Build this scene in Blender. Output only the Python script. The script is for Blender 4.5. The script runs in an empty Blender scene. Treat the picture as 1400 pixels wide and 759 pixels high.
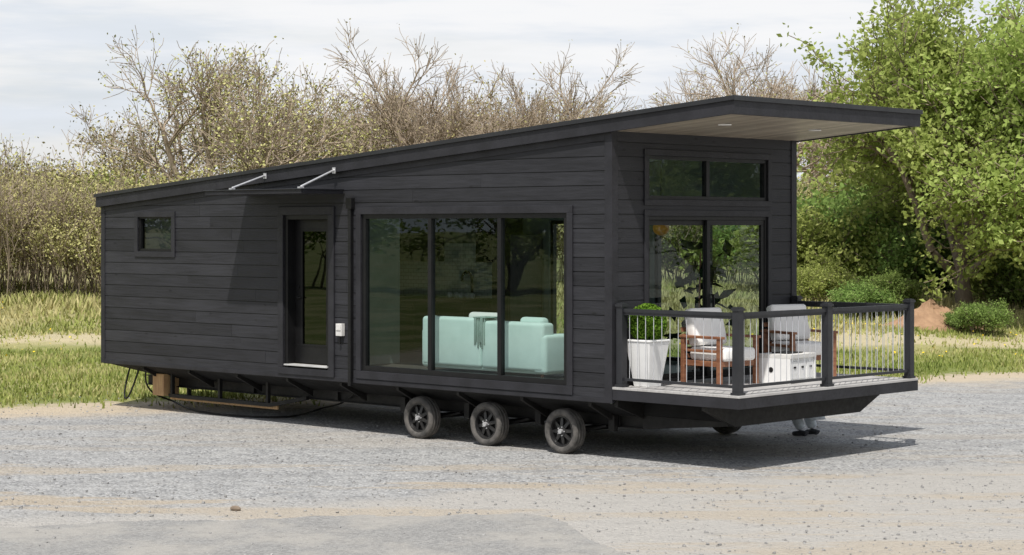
import bpy, bmesh, math, random
import numpy as np
from mathutils import Vector, Matrix
random.seed(7); RNG=np.random.default_rng(7)
S=bpy.context.scene
# ---------------------------------------------------------------- frame
TH=math.radians(133.5)
D=np.array([math.cos(TH),math.sin(TH)]); R=np.array([D[1],-D[0]])
CAM=np.array([16.68,-19.44])
def W(lat,dep,z=0.0):
    p=CAM+D*dep+R*lat
    return (p[0],p[1],z)
def sm(a,b,x):
    t=np.clip((x-a)/(b-a),0,1); return t*t*(3-2*t)
def terrain(x,y):
    x=np.asarray(x,float); y=np.asarray(y,float)
    h=sm(46,70,y)*(0.55+0.35*np.sin(x*.13+1.0))
    h=h+sm(48,60,y)*sm(-6,-14,x)*0.55
    h=h+sm(46,55,y)*0.10*(np.sin(x*.9+y*.35)+np.sin(x*.37-y*.8+2))
    h=h+sm(75,200,y)*2.0
    return h
# ---------------------------------------------------------------- materials
def newmat(name):
    m=bpy.data.materials.new(name); m.use_nodes=True
    nt=m.node_tree; nt.nodes.clear()
    o=nt.nodes.new('ShaderNodeOutputMaterial')
    return m,nt,o
def nd(nt,t,**k):
    n=nt.nodes.new(t)
    for a,b in k.items():
        if a.startswith('i_'): n.inputs[a[2:].replace('_',' ')].default_value=b
        else: setattr(n,a,b)
    return n
def mixc(nt,fac,a,b,bt='MIX'):
    n=nt.nodes.new('ShaderNodeMix'); n.data_type='RGBA'; n.blend_type=bt
    for s,v in ((0,fac),(6,a),(7,b)):
        if isinstance(v,(int,float)): n.inputs[s].default_value=v
        elif isinstance(v,tuple): n.inputs[s].default_value=(*v,1) if len(v)==3 else v
        else: nt.links.new(v,n.inputs[s])
    return n.outputs[2]
def mp(nt,v,a,b,c=0.,d=1.,smooth=True):
    n=nt.nodes.new('ShaderNodeMapRange')
    if smooth: n.interpolation_type='SMOOTHSTEP'
    nt.links.new(v,n.inputs[0])
    for i,x in zip((1,2,3,4),(a,b,c,d)): n.inputs[i].default_value=x
    return n.outputs[0]
def mth(nt,op,a,b=None,c=None):
    n=nt.nodes.new('ShaderNodeMath'); n.operation=op
    for i,v in enumerate((a,b,c)):
        if v is None: continue
        if isinstance(v,(int,float)): n.inputs[i].default_value=v
        else: nt.links.new(v,n.inputs[i])
    return n.outputs[0]
def noise(nt,vec,scale,detail=4,rough=.55):
    n=nt.nodes.new('ShaderNodeTexNoise'); n.inputs['Scale'].default_value=scale
    n.inputs['Detail'].default_value=detail; n.inputs['Roughness'].default_value=rough
    nt.links.new(vec,n.inputs['Vector']); return n.outputs[0]
def mapping(nt,vec,scale):
    n=nt.nodes.new('ShaderNodeMapping'); n.inputs['Scale'].default_value=scale
    nt.links.new(vec,n.inputs['Vector']); return n.outputs[0]
def simple(name,c1,c2=None,rough=.6,scale=6.,stretch=(1,1,1),bump=.1,bscale=None,metal=0.,spec=.5,attr=False):
    m,nt,o=newmat(name)
    p=nd(nt,'ShaderNodeBsdfPrincipled'); nt.links.new(p.outputs[0],o.inputs[0])
    tc=nd(nt,'ShaderNodeTexCoord'); v=mapping(nt,tc.outputs['Object'],stretch)
    if c2 is None: c2=tuple(x*.78 for x in c1)
    f=mp(nt,noise(nt,v,scale,5,.6),.32,.68)
    col=mixc(nt,f,c1,c2)
    if attr:
        a=nd(nt,'ShaderNodeAttribute',attribute_name='shade')
        g=mp(nt,a.outputs['Fac'],0,1,.78,1.22,False)
        cc=nd(nt,'ShaderNodeCombineColor')
        for i in range(3): nt.links.new(g,cc.inputs[i])
        col=mixc(nt,1.,col,cc.outputs[0],'MULTIPLY')
    nt.links.new(col,p.inputs['Base Color'])
    n2=noise(nt,v,bscale or scale*5,4,.6)
    r=mp(nt,n2,.3,.7,rough-.07,min(1,rough+.08))
    nt.links.new(r,p.inputs['Roughness'])
    p.inputs['Metallic'].default_value=metal
    p.inputs['Specular IOR Level'].default_value=spec
    if bump:
        b=nd(nt,'ShaderNodeBump'); b.inputs['Strength'].default_value=bump; b.inputs['Distance'].default_value=.01
        nt.links.new(n2,b.inputs['Height']); nt.links.new(b.outputs[0],p.inputs['Normal'])
    return m
M={}
def sidingmat():
    m,nt,o=newmat('charcoal_stained_siding')
    p=nd(nt,'ShaderNodeBsdfPrincipled'); nt.links.new(p.outputs[0],o.inputs[0])
    tc=nd(nt,'ShaderNodeTexCoord'); oc=tc.outputs['Object']
    a=nd(nt,'ShaderNodeAttribute',attribute_name='shade')
    off=nd(nt,'ShaderNodeCombineXYZ'); k=mth(nt,'MULTIPLY',a.outputs['Fac'],37.); nt.links.new(k,off.inputs[0]); nt.links.new(k,off.inputs[1])
    va=nd(nt,'ShaderNodeVectorMath',operation='ADD'); nt.links.new(oc,va.inputs[0]); nt.links.new(off.outputs[0],va.inputs[1])
    v=va.outputs[0]
    g1=noise(nt,mapping(nt,v,(.9,.9,16)),2.2,6,.65)
    g2=noise(nt,mapping(nt,v,(.5,.5,1.2)),1.6,4,.6)
    g3=noise(nt,mapping(nt,v,(3,3,60)),2.,4,.6)
    col=mixc(nt,mp(nt,g1,.32,.7),(.0165,.0168,.0195),(.030,.0305,.0355))
    col=mixc(nt,mp(nt,g2,.42,.70,0,.5),col,(.037,.0375,.043))
    vo=nd(nt,'ShaderNodeTexVoronoi'); vo.inputs['Scale'].default_value=1.; nt.links.new(mapping(nt,v,(2.2,2.2,6.)),vo.inputs['Vector'])
    col=mixc(nt,mp(nt,vo.outputs['Distance'],.05,.13,.75,0),col,(.008,.008,.009))
    g=mp(nt,a.outputs['Fac'],0,1,.82,1.18,False); cc=nd(nt,'ShaderNodeCombineColor')
    for i in range(3): nt.links.new(g,cc.inputs[i])
    col=mixc(nt,1.,col,cc.outputs[0],'MULTIPLY'); nt.links.new(col,p.inputs['Base Color'])
    nt.links.new(mp(nt,g1,.3,.7,.5,.68),p.inputs['Roughness']); p.inputs['Specular IOR Level'].default_value=.3
    b=nd(nt,'ShaderNodeBump'); b.inputs['Strength'].default_value=.4; b.inputs['Distance'].default_value=.006
    nt.links.new(mth(nt,'ADD',g3,g1),b.inputs['Height']); nt.links.new(b.outputs[0],p.inputs['Normal'])
    return m
M['side']=sidingmat()
M['trim']=simple('charcoal_trim',(.018,.018,.021),(.027,.027,.032),.55,3.,(1,1,1),.2,25,spec=.3)
M['black']=simple('black_frame',(.006,.006,.0065),(.009,.009,.0095),.45,5.,bump=.03,spec=.3)
M['rail']=simple('rail_metal',(.020,.021,.025),(.027,.028,.032),.45,5.,bump=.03,spec=.4)
M['rod']=simple('baluster_aluminium',(.50,.51,.53),(.42,.43,.45),.4,9.,bump=0)
M['roofm']=simple('roof_metal',(.012,.0125,.015),(.018,.019,.022),.4,2.,bump=.04,metal=.0)
M['chassis']=simple('chassis_black',(.009,.009,.009),(.018,.017,.016),.6,3.,bump=.2,spec=.3)
M['belly']=simple('underbelly',(.008,.008,.009),(.014,.014,.014),.75,2.,bump=.4,bscale=5,spec=.2)
M['soffit']=simple('soffit_wood',(.36,.31,.245),(.29,.245,.19),.5,2.,(8,.5,8),.1,attr=True)
M['white']=simple('white_paint',(.84,.84,.83),(.76,.76,.75),.5,3.,bump=.03)
M['sill']=simple('aluminium_sill',(.55,.55,.54),(.42,.42,.41),.5,3.,bump=.03)
M['cush']=simple('white_fabric',(.90,.885,.86),(.85,.83,.80),.9,4.,bump=.3,bscale=160)
M['wood']=simple('teak_wood',(.30,.135,.07),(.19,.075,.038),.5,4.,(1,1,6),.15,40)
M['mint']=simple('mint_fabric',(.74,.89,.84),(.68,.83,.78),.9,4.,bump=.3,bscale=120)
M['throw']=simple('throw_blanket',(.38,.48,.44),(.28,.38,.34),.95,14.,bump=.5,bscale=60)
M['tire']=simple('tyre_rubber',(.05,.048,.045),(.13,.12,.11),.85,7.,bump=.4,bscale=60)
M['rim']=simple('wheel_black',(.014,.014,.015),(.03,.029,.028),.35,9.,bump=.05)
M['steel']=simple('galvanised_steel',(.62,.62,.63),(.5,.5,.51),.35,9.,metal=.5,bump=.03)
M['iwall']=simple('interior_wall',(.17,.20,.19),(.13,.16,.15),.7,2.,bump=.03)
M['ceil']=simple('ceiling_paint',(.82,.84,.88),(.78,.80,.84),.7,2.,bump=.02)
M['floor']=simple('interior_floor',(.13,.11,.09),(.09,.075,.06),.5,3.,(1,8,1),.05)
M['deck']=simple('deck_boards',(.44,.43,.42),(.35,.34,.33),.7,4.,(6,.6,1),.2,30,attr=True)
M['lumber']=simple('pine_lumber',(.45,.30,.15),(.33,.20,.10),.7,4.,(6,1,1),.2)
M['jeans']=simple('jeans_denim',(.72,.76,.80),(.52,.57,.62),.85,12.,bump=.4,bscale=90)
M['shoe']=simple('shoe_dark',(.03,.03,.035),(.05,.05,.055),.6,12.)
M['shirt']=simple('grey_shirt',(.10,.11,.13),(.07,.08,.09),.85,8.,bump=.4,bscale=60)
M['skin']=simple('skin',(.52,.31,.22),(.46,.27,.19),.5,20.,bump=.05)
M['hair']=simple('hair',(.04,.025,.015),(.06,.035,.02),.7,40.,bump=.5)
M['dirt']=simple('dirt',(.40,.25,.15),(.28,.17,.10),.95,2.5,bump=1.,bscale=14)
M['stone']=simple('stone',(.36,.355,.345),(.22,.215,.21),.9,30.,bump=.3,attr=True)
M['bark']=simple('bark',(.26,.205,.15),(.17,.13,.095),.9,8.,(1,1,.3),.0)
M['barkl']=simple('bark_light',(.46,.375,.28),(.34,.27,.195),.9,8.,(1,1,.3),.0)
M['tabletop']=simple('concrete_white',(.70,.69,.66),(.58,.57,.55),.7,9.,bump=.2)
M['orange']=simple('amber_lamp',(.9,.42,.04),(.8,.34,.03),.4,9.,bump=0)
def tilemat():
    m,nt,o=newmat('wall_tile'); p=nd(nt,'ShaderNodeBsdfPrincipled'); nt.links.new(p.outputs[0],o.inputs[0])
    tc=nd(nt,'ShaderNodeTexCoord'); mpn=nd(nt,'ShaderNodeMapping'); mpn.inputs['Rotation'].default_value=(math.radians(90),0,0)
    nt.links.new(tc.outputs['Object'],mpn.inputs['Vector'])
    b=nd(nt,'ShaderNodeTexBrick'); b.inputs['Scale'].default_value=4
    b.inputs['Color1'].default_value=(.80,.84,.80,1); b.inputs['Color2'].default_value=(.70,.76,.72,1); b.inputs['Mortar'].default_value=(.3,.33,.31,1)
    b.inputs['Mortar Size'].default_value=.012; nt.links.new(mpn.outputs[0],b.inputs['Vector'])
    nt.links.new(b.outputs[0],p.inputs['Base Color']); p.inputs['Roughness'].default_value=.25
    return m
M['tile']=tilemat()
def glassmat(name,tint,refl):
    m,nt,o=newmat(name)
    t=nd(nt,'ShaderNodeBsdfTransparent'); t.inputs[0].default_value=(*tint,1)
    g=nd(nt,'ShaderNodeBsdfGlossy'); g.inputs['Roughness'].default_value=.01; g.inputs[0].default_value=(.85,.95,.95,1)
    tc=nd(nt,'ShaderNodeTexCoord')
    b=nd(nt,'ShaderNodeBump'); b.inputs['Strength'].default_value=.05; b.inputs['Distance'].default_value=.02
    nt.links.new(noise(nt,tc.outputs['Object'],1.3,1),b.inputs['Height']); nt.links.new(b.outputs[0],g.inputs['Normal'])
    f=nd(nt,'ShaderNodeLayerWeight'); f.inputs['Blend'].default_value=.5
    k=mth(nt,'POWER',f.outputs['Facing'],4.5)
    k=mth(nt,'MULTIPLY_ADD',k,1.-refl,refl)
    mx=nd(nt,'ShaderNodeMixShader'); nt.links.new(k,mx.inputs[0]); nt.links.new(t.outputs[0],mx.inputs[1]); nt.links.new(g.outputs[0],mx.inputs[2])
    nt.links.new(mx.outputs[0],o.inputs[0]); return m
M['glass']=glassmat('tinted_glass',(.67,.74,.73),.045)
M['glassd']=glassmat('dark_glass',(.20,.22,.23),.05)
def leafmat(name,ca,cb,cc,trans=.35):
    m,nt,o=newmat(name)
    a=nd(nt,'ShaderNodeAttribute',attribute_name='shade')
    r=nd(nt,'ShaderNodeValToRGB'); e=r.color_ramp.elements
    e[0].color=(*ca,1); e[1].color=(*cc,1); x=e.new(.5); x.color=(*cb,1)
    nt.links.new(a.outputs['Fac'],r.inputs[0])
    oi=nd(nt,'ShaderNodeObjectInfo')
    hs=nd(nt,'ShaderNodeHueSaturation'); nt.links.new(r.outputs[0],hs.inputs['Color'])
    nt.links.new(mp(nt,oi.outputs['Random'],0,1,.48,.505,False),hs.inputs['Hue'])
    nt.links.new(mp(nt,oi.outputs['Random'],0,1,.85,1.15,False),hs.inputs['Value'])
    d=nd(nt,'ShaderNodeBsdfDiffuse'); nt.links.new(hs.outputs[0],d.inputs[0])
    if trans<=0: nt.links.new(d.outputs[0],o.inputs[0]); return m
    t=nd(nt,'ShaderNodeBsdfTranslucent'); nt.links.new(hs.outputs[0],t.inputs[0])
    mx=nd(nt,'ShaderNodeMixShader'); mx.inputs[0].default_value=trans
    nt.links.new(d.outputs[0],mx.inputs[1]); nt.links.new(t.outputs[0],mx.inputs[2]); nt.links.new(mx.outputs[0],o.inputs[0])
    return m
M['leafg']=leafmat('leaf_green',(.23,.30,.075),(.37,.46,.13),(.52,.59,.22),.45)
M['leafy']=leafmat('leaf_yellowgreen',(.25,.25,.10),(.38,.375,.15),(.50,.46,.22),0)
M['leafb']=leafmat('leaf_bush',(.13,.20,.055),(.22,.33,.09),(.34,.45,.15),.4)
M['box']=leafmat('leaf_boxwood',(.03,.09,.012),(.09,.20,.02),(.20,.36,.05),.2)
M['grass']=leafmat('grass_blades',(.15,.195,.05),(.26,.295,.085),(.44,.40,.19),0)
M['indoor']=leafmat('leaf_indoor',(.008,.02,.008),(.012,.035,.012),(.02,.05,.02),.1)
M['dand']=simple('dandelion_yellow',(.75,.55,.02),(.7,.5,.02),.8,5,bump=0)
# ---------------------------------------------------------------- mesh builder
class MB:
    def __init__(s): s.v=[];s.f=[];s.m=[];s.s=[]
    def face(s,idx,mi,sh): s.f.append(idx); s.m.append(mi); s.s.append(sh)
    def prism(s,A,B,mi=0,sh=.5):
        n=len(A); o=len(s.v); s.v+= [tuple(p) for p in A]+[tuple(p) for p in B]
        s.face([o+i for i in range(n)],mi,sh); s.face([o+n+i for i in reversed(range(n))],mi,sh)
        for i in range(n):
            j=(i+1)%n; s.face([o+i,o+n+i,o+n+j,o+j],mi,sh)
    def box(s,x0,x1,y0,y1,z0,z1,mi=0,sh=.5):
        s.prism([(x0,y0,z0),(x1,y0,z0),(x1,y1,z0),(x0,y1,z0)],[(x0,y0,z1),(x1,y0,z1),(x1,y1,z1),(x0,y1,z1)],mi,sh)
    def cyl(s,p,q,r0,r1=None,n=8,mi=0,sh=.5):
        r1=r0 if r1 is None else r1
        p=Vector(p);q=Vector(q);d=(q-p).normalized()
        u=d.cross(Vector((0,0,1)) if abs(d.z)<.9 else Vector((1,0,0))).normalized(); w=d.cross(u)
        A=[p+(u*math.cos(a)+w*math.sin(a))*r0 for a in [2*math.pi*i/n for i in range(n)]]
        B=[q+(u*math.cos(a)+w*math.sin(a))*r1 for a in [2*math.pi*i/n for i in range(n)]]
        s.prism(A,B,mi,sh)
    def lathe_y(s,prof,c,n=32,mi=0,closed=True):
        o=len(s.v);k=len(prof)
        for i in range(n):
            a=2*math.pi*i/n
            for (y,r) in prof: s.v.append((c[0]+r*math.cos(a),c[1]+y,c[2]+r*math.sin(a)))
        for i in range(n):
            i2=(i+1)%n
            for j in range(k if closed else k-1):
                j2=(j+1)%k
                s.face([o+i*k+j,o+i2*k+j,o+i2*k+j2,o+i*k+j2],mi,.5)
    def sphere(s,c,r,mi=0,nu=16,nv=10,sc=(1,1,1)):
        o=len(s.v)
        for j in range(nv+1):
            t=math.pi*j/nv
            for i in range(nu):
                a=2*math.pi*i/nu
                s.v.append((c[0]+r*sc[0]*math.sin(t)*math.cos(a),c[1]+r*sc[1]*math.sin(t)*math.sin(a),c[2]+r*sc[2]*math.cos(t)))
        for j in range(nv):
            for i in range(nu):
                s.face([o+j*nu+i,o+j*nu+(i+1)%nu,o+(j+1)*nu+(i+1)%nu,o+(j+1)*nu+i],mi,.5)
    def build(s,name,mats,parent=None,bevel=0,smooth=False,seg=2,weld=False):
        me=bpy.data.meshes.new(name); me.from_pydata(s.v,[],s.f)
        for m in mats: me.materials.append(M[m])
        me.polygons.foreach_set('material_index',s.m)
        at=me.attributes.new('shade','FLOAT','FACE'); at.data.foreach_set('value',s.s)
        bm=bmesh.new(); bm.from_mesh(me)
        if weld: bmesh.ops.remove_doubles(bm,verts=bm.verts,dist=1e-5)
        bmesh.ops.recalc_face_normals(bm,faces=bm.faces); bm.to_mesh(me); bm.free()
        if smooth: me.polygons.foreach_set('use_smooth',[True]*len(me.polygons))
        ob=bpy.data.objects.new(name,me); S.collection.objects.link(ob)
        if parent: ob.parent=parent
        if bevel:
            b=ob.modifiers.new('bev','BEVEL'); b.width=bevel; b.segments=seg; b.limit_method='ANGLE'; b.angle_limit=.6
        return ob
def empty(name,loc=(0,0,0)):
    e=bpy.data.objects.new(name,None); e.location=loc; e.empty_display_size=.3; S.collection.objects.link(e); return e
def quads(name,V,F,mi,sh,mats,smooth=False):
    me=bpy.data.meshes.new(name)
    V=np.asarray(V,np.float32); F=np.asarray(F,np.int32)
    me.vertices.add(len(V)); me.vertices.foreach_set('co',V.ravel())
    me.loops.add(F.size); me.loops.foreach_set('vertex_index',F.ravel())
    me.polygons.add(len(F)); me.polygons.foreach_set('loop_start',np.arange(0,F.size,4,dtype=np.int32))
    me.update(calc_edges=True)
    for m in mats: me.materials.append(M[m])
    me.polygons.foreach_set('material_index',np.asarray(mi,np.int32))
    at=me.attributes.new('shade','FLOAT','FACE'); at.data.foreach_set('value',np.asarray(sh,np.float32))
    if smooth: me.polygons.foreach_set('use_smooth',np.ones(len(F),bool))
    me.update()
    return me
# ---------------------------------------------------------------- house
house=empty('tiny_house')
L=11.2; WD=4.0; ZB=.755; ZT=4.613; SL=.0783; FX=2.04; FL=.955
top=lambda x: ZT-SL*(FX-x)
und=lambda x: top(x)-.22
def clip_under(poly,fn):
    out=[]
    for i in range(len(poly)):
        a=poly[i]; b=poly[(i+1)%len(poly)]
        da=fn(a[0])-a[1]; db=fn(b[0])-b[1]
        if da>=0: out.append(a)
        if (da>=0)!=(db>=0):
            t=da/(da-db); out.append((a[0]+(b[0]-a[0])*t,a[1]+(b[1]-a[1])*t))
    return out
def sub(rects,o):
    res=[]
    for (a,b,c,d) in rects:
        oa,ob_,oc,od=o
        if ob_<=a or oa>=b or od<=c or oc>=d: res.append((a,b,c,d)); continue
        if a<oa: res.append((a,oa,c,d))
        if b>ob_: res.append((ob_,b,c,d))
        a2=max(a,oa);b2=min(b,ob_)
        if c<oc: res.append((a2,b2,c,oc))
        if d>od: res.append((a2,b2,od,d))
    return res
def siding(mb,a0,a1,fn,openings,to3,t0,t1,seed):
    rr=random.Random(seed); z=ZB; row=.187
    while z<4.5:
        zt=z+row-.011; x=a0; 
        while x<a1-1e-6:
            xe=min(a1,x+rr.uniform(2.2,4.9)) if a1-a0>5 else a1
            if a1-xe<.8: xe=a1
            sh=rr.random(); jt=rr.uniform(-.0015,.0015)
            rects=[(x+.0015,xe-.0015,z,zt)]
            for o in openings: rects=sub(rects,o)
            for (a,b,c,d) in rects:
                if b-a<.005 or d-c<.003: continue
                P=clip_under([(a,c),(b,c),(b,d),(a,d)],fn)
                if len(P)>=3: mb.prism([to3(p[0],p[1],t0+jt) for p in P],[to3(p[0],p[1],t1) for p in P],0,sh)
            x=xe
        z+=row
def core(mb,a0,a1,fn,openings,to3,t0,t1,mi=0):
    rects=[(a0,a1,ZB-.02,4.6)]
    for o in openings: rects=sub(rects,o)
    for (a,b,c,d) in rects:
        P=clip_under([(a,c),(b,c),(b,d),(a,d)],fn)
        if len(P)>=3: mb.prism([to3(p[0],p[1],t0) for p in P],[to3(p[0],p[1],t1) for p in P],mi)
OW=(-4.76,-.74,.93,3.21); OD=(-6.50,-5.46,.90,3.20); OS=(-10.2,-9.29,2.62,3.2)
longo=[OW,OD,OS]
toL=lambda a,z,t:(a,t,z)
mb=MB(); siding(mb,-L,0,lambda x:und(x)+.05,longo,toL,-.022,0,1); mb.build('siding_long_wall',['side'],house)
mb=MB(); core(mb,-L+.1,-.1,lambda x:und(x)+.02,longo,toL,.001,.11); mb.build('wall_core_long',['iwall'],house)
mb=MB(); core(mb,-L+.02,-.02,lambda x:und(x)+.02,longo,toL,-.008,.0005); mb.build('shadowline_sheet_long',['black'],house)  # black sheet behind the boards paints the shadow lines in the gaps
FTr=(.70,3.34,3.38,3.96); FDo=(.70,3.34,.955,3.16)
toF=lambda a,z,t:(t,a,z)
topF=lambda a: und(0)+.03
mb=MB(); siding(mb,.0,WD,topF,[FTr,FDo],toF,.022,0,2); mb.build('siding_front_wall',['side'],house)
mb=MB(); core(mb,.0,WD,topF,[FTr,FDo],toF,-.001,-.11); mb.build('wall_core_front',['iwall'],house)
mb=MB(); core(mb,.02,WD-.02,topF,[FTr,FDo],toF,.008,-.0005); mb.build('shadowline_sheet_front',['black'],house)  # black sheet again, shadow lines between the front boards
BO=[(-4.65,-2.62,1.0,3.12),(-2.5,-.5,1.0,3.12)]
mb=MB(); siding(mb,-L,0,lambda x:und(x)+.05,BO,toL,WD+.022,WD,3); mb.build('siding_back_wall',['side'],house)
mb=MB(); core(mb,-L+.1,-.1,lambda x:und(x)+.02,BO,toL,WD-.001,WD-.11); mb.build('wall_core_back',['iwall'],house)
mb=MB(); core(mb,-L+.02,-.02,lambda x:und(x)+.02,BO,toL,WD+.008,WD-.0005); mb.build('shadowline_sheet_back',['black'],house)  # black sheet for the shadow lines of the back boards
topE=lambda a: und(-L)+.02
mb=MB(); siding(mb,0,WD,topE,[],toF,-L-.022,-L,4); mb.build('siding_end_wall',['side'],house)
mb=MB(); core(mb,0,WD,topE,[],toF,-L+.001,-L+.11); mb.build('wall_core_end',['iwall'],house)
mb=MB()
for y0,y1 in ((-.036,.09),(WD-.09,WD+.036)):
    mb.box(-.09,.036,y0,y1,ZB-.01,und(0)+.02)
    mb.box(-L-.036,-L+.07,y0,y1,ZB-.01,und(-L)+.02)
for y0,y1 in ((-.036,-.0245),(WD+.0245,WD+.036)):
    mb.prism([(-L+.07,y0,und(-L)+.01),(-.09,y0,und(0)+.01),(-.09,y0,und(0)-.10),(-L+.07,y0,und(-L)-.07)],
             [(-L+.07,y1,und(-L)+.01),(-.09,y1,und(0)+.01),(-.09,y1,und(0)-.10),(-L+.07,y1,und(-L)-.07)])
mb.box(-L+.07,-.09,-.033,-.0245,ZB-.012,ZB+.05)
def frame_rect(mb,a0,a1,z0,z1,w,t0,t1,to3,mi=0,wb=None):
    wb=w if wb is None else wb
    def bx(a,b,c,d):
        P=[(a,c),(b,c),(b,d),(a,d)]
        mb.prism([to3(p[0],p[1],t0) for p in P],[to3(p[0],p[1],t1) for p in P],mi)
    if w>0:
        bx(a0,a1,z1-w,z1)
        bx(a0,a0+w,z0+wb,z1-w); bx(a1-w,a1,z0+wb,z1-w)
        if wb>0: bx(a0,a1,z0,z0+wb)
frame_rect(mb,-4.86,-.64,.815,3.30,.10,-.047,-.0245,toL,wb=.115)
frame_rect(mb,-6.62,-5.34,.80,3.32,.12,-.052,-.0245,toL,wb=.10)
frame_rect(mb,-10.29,-9.20,2.53,3.27,.09,-.044,-.0245,toL)
frame_rect(mb,.62,3.42,3.30,4.04,.08,.044,.0245,toF)
frame_rect(mb,.62,3.42,.958,3.24,.08,.044,.0245,toF,wb=0)
mb.build('corner_and_window_trim',['trim'],house,bevel=.004)
mb=MB(); gl=MB()
def window(a0,a1,z0,z1,div,to3,sgn,w=.055,g=0,recess=.03):
    t0=sgn*.014; t1=sgn*(-.07)
    frame_rect(mb,a0,a1,z0,z1,w,t0,t1,to3)
    for d in div:
        P=[(d-.035,z0+w),(d+.035,z0+w),(d+.035,z1-w),(d-.035,z1-w)]
        mb.prism([to3(p[0],p[1],t0-.002*sgn) for p in P],[to3(p[0],p[1],t1+.002*sgn) for p in P])
    P=[(a0+w-.01,z0+w-.01),(a1-w+.01,z0+w-.01),(a1-w+.01,z1-w+.01),(a0+w-.01,z1-w+.01)]
    o=len(gl.v); gl.v+=[to3(p[0],p[1],-recess*sgn) for p in P]; gl.face([o,o+1,o+2,o+3],g,.5)
toLn=lambda a,z,t:(a,-t,z)
window(OW[0],OW[1],OW[2],OW[3],[-3.355,-2.0],toLn,1,w=.075)
window(OS[0],OS[1],OS[2],OS[3],[],toLn,1,w=.045,g=1)
window(FTr[0],FTr[1],FTr[2],FTr[3],[2.0],toF,1,w=.05)
toB=lambda a,z,t:(a,WD+t,z)
for b in BO: window(b[0],b[1],b[2],b[3],[(b[0]+b[1])/2],toB,1)
frame_rect(mb,.70,3.34,.959,3.16,.05,.016,-.09,toF,wb=.03)
frame_rect(mb,.75,2.06,.99,3.11,.07,-.045,-.08,toF)
frame_rect(mb,1.99,3.29,.99,3.11,.07,.004,-.032,toF)
for a0,a1,t in ((.81,2.0,-.06),(2.05,3.23,-.014)):
    o=len(gl.v); gl.v+=[(t,a0,1.05),(t,a1,1.05),(t,a1,3.05),(t,a0,3.05)]; gl.face([o,o+1,o+2,o+3],0,.5)
mb.box(.03,.06,2.07,2.09,1.8,2.1)
mb.box(.0,.03,2.07,2.09,1.8,1.82); mb.box(.0,.03,2.07,2.09,2.08,2.1)
mb.build('window_frames',['black'],house,bevel=.003)
gl.build('window_glass',['glass','glassd'],house)
mb=MB(); mb.box(-10.15,-9.34,.085,.09,2.66,3.16,0); mb.build('window_blind',['tabletop'],house)
mb=MB()
frame_rect(mb,OD[0],OD[1],OD[2],OD[3],.07,-.012,.20,toL,0,wb=.0)
dx0,dx1=OD[0]+.072,OD[1]-.072
frame_rect(mb,dx0,dx1,.965,3.128,.17,.135,.178,toL,0,wb=.28)
P=[(dx0+.17,1.245),(dx1-.17,1.245),(dx1-.17,2.958),(dx0+.17,2.958)]
mb.prism([(p[0],.15,p[1]) for p in P],[(p[0],.16,p[1]) for p in P],1)
frame_rect(mb,dx0+.15,dx1-.15,1.225,2.978,.028,.126,.134,toL,0)
mb.box(OD[0]+.03,OD[1]-.03,-.057,.18,.93,.952,2)
mb.cyl((dx0+.08,.11,1.95),(dx0+.08,.135,1.95),.028,n=12,mi=0); mb.cyl((dx0+.08,.10,1.95),(dx0+.18,.10,1.95),.011,n=8,mi=0)
mb.cyl((dx0+.08,.115,2.1),(dx0+.08,.135,2.1),.026,n=12,mi=0)
mb.build('entry_door',['black','glassd','sill','steel'],house,bevel=.003)
# roof
mb=MB()
def slab(x0,x1,y0,y1,o0,o1,mi=0,sh=.5):
    A=[(x0,y0,top(x0)+o0),(x1,y0,top(x1)+o0),(x1,y0,top(x1)+o1),(x0,y0,top(x0)+o1)]
    mb.prism(A,[(p[0],y1,p[2]) for p in A],mi,sh)
slab(-L-.05,FX-.04,-.058,4.058,-.19,-.035,0)
slab(-L-.05,FX-.0405,-.10,-.0585,-.22,-.032,0)
slab(-L-.05,FX-.0405,4.0585,4.10,-.22,-.032,0)
slab(FX-.04,FX,-.10,4.10,-.225,-.032,0)
slab(-L-.09,-L-.0505,-.10,4.10,-.22,-.032,0)
slab(-L-.11,FX+.02,-.125,4.125,-.031,0,1)
slab(-L-.11,FX+.021,-.129,-.1255,-.055,0.001,1)
slab(FX+.0205,FX+.024,-.127,4.127,-.06,0.001,1)
for i in range(10):
    yy=-.02+i*.45
    slab(-L-.1,FX-.25,yy,yy+.02,.0005,.016,1)
mb.build('roof',['trim','roofm'],house,bevel=.003)
mb=MB(); slab(-8.45,-.115,.116,3.884,-.245,-.205,0); mb.build('interior_ceiling',['ceil'],house)
mb=MB(); y=-.056
while y<4.05:
    y2=min(y+.14,4.056); x0,x1=.025,FX-.042
    A=[(x0,y,top(x0)-.205),(x1,y,top(x1)-.205),(x1,y,top(x1)-.192),(x0,y,top(x0)-.192)]
    mb.prism(A,[(p[0],y2-.004,p[2]) for p in A],0,random.random()); y=y2
mb.build('soffit',['soffit'],house)
mb=MB()
for yy in (.95,2.95):
    xx=1.1; z=top(xx)-.206
    mb.cyl((xx,yy,z-.012),(xx,yy,z),.085,.09,24,0); mb.cyl((xx,yy,z-.014),(xx,yy,z-.0125),.06,.06,24,1)
mb.build('soffit_downlights',['white','tabletop'],house)
mb=MB()
mb.box(-7.35,-5.12,-.86,-.053,3.50,3.555,0); mb.box(-7.37,-5.10,-.88,-.053,3.556,3.572,1)
for (xa,xb) in ((-6.85,-6.85),(-5.27,-5.27)):
    mb.cyl((xa,-.105,3.85 if xa>-6 else 3.80),(xb,-.74,3.60),.017,n=10,mi=2)
    mb.box(xb-.03,xb+.03,-.78,-.70,3.573,3.60,2); mb.box(xa-.035,xa+.035,-.112,-.1005,(3.80 if xa>-6 else 3.75),(3.89 if xa>-6 else 3.84),2)
mb.build('entry_canopy',['trim','roofm','steel'],house,bevel=.004)
mb=MB()
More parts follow.
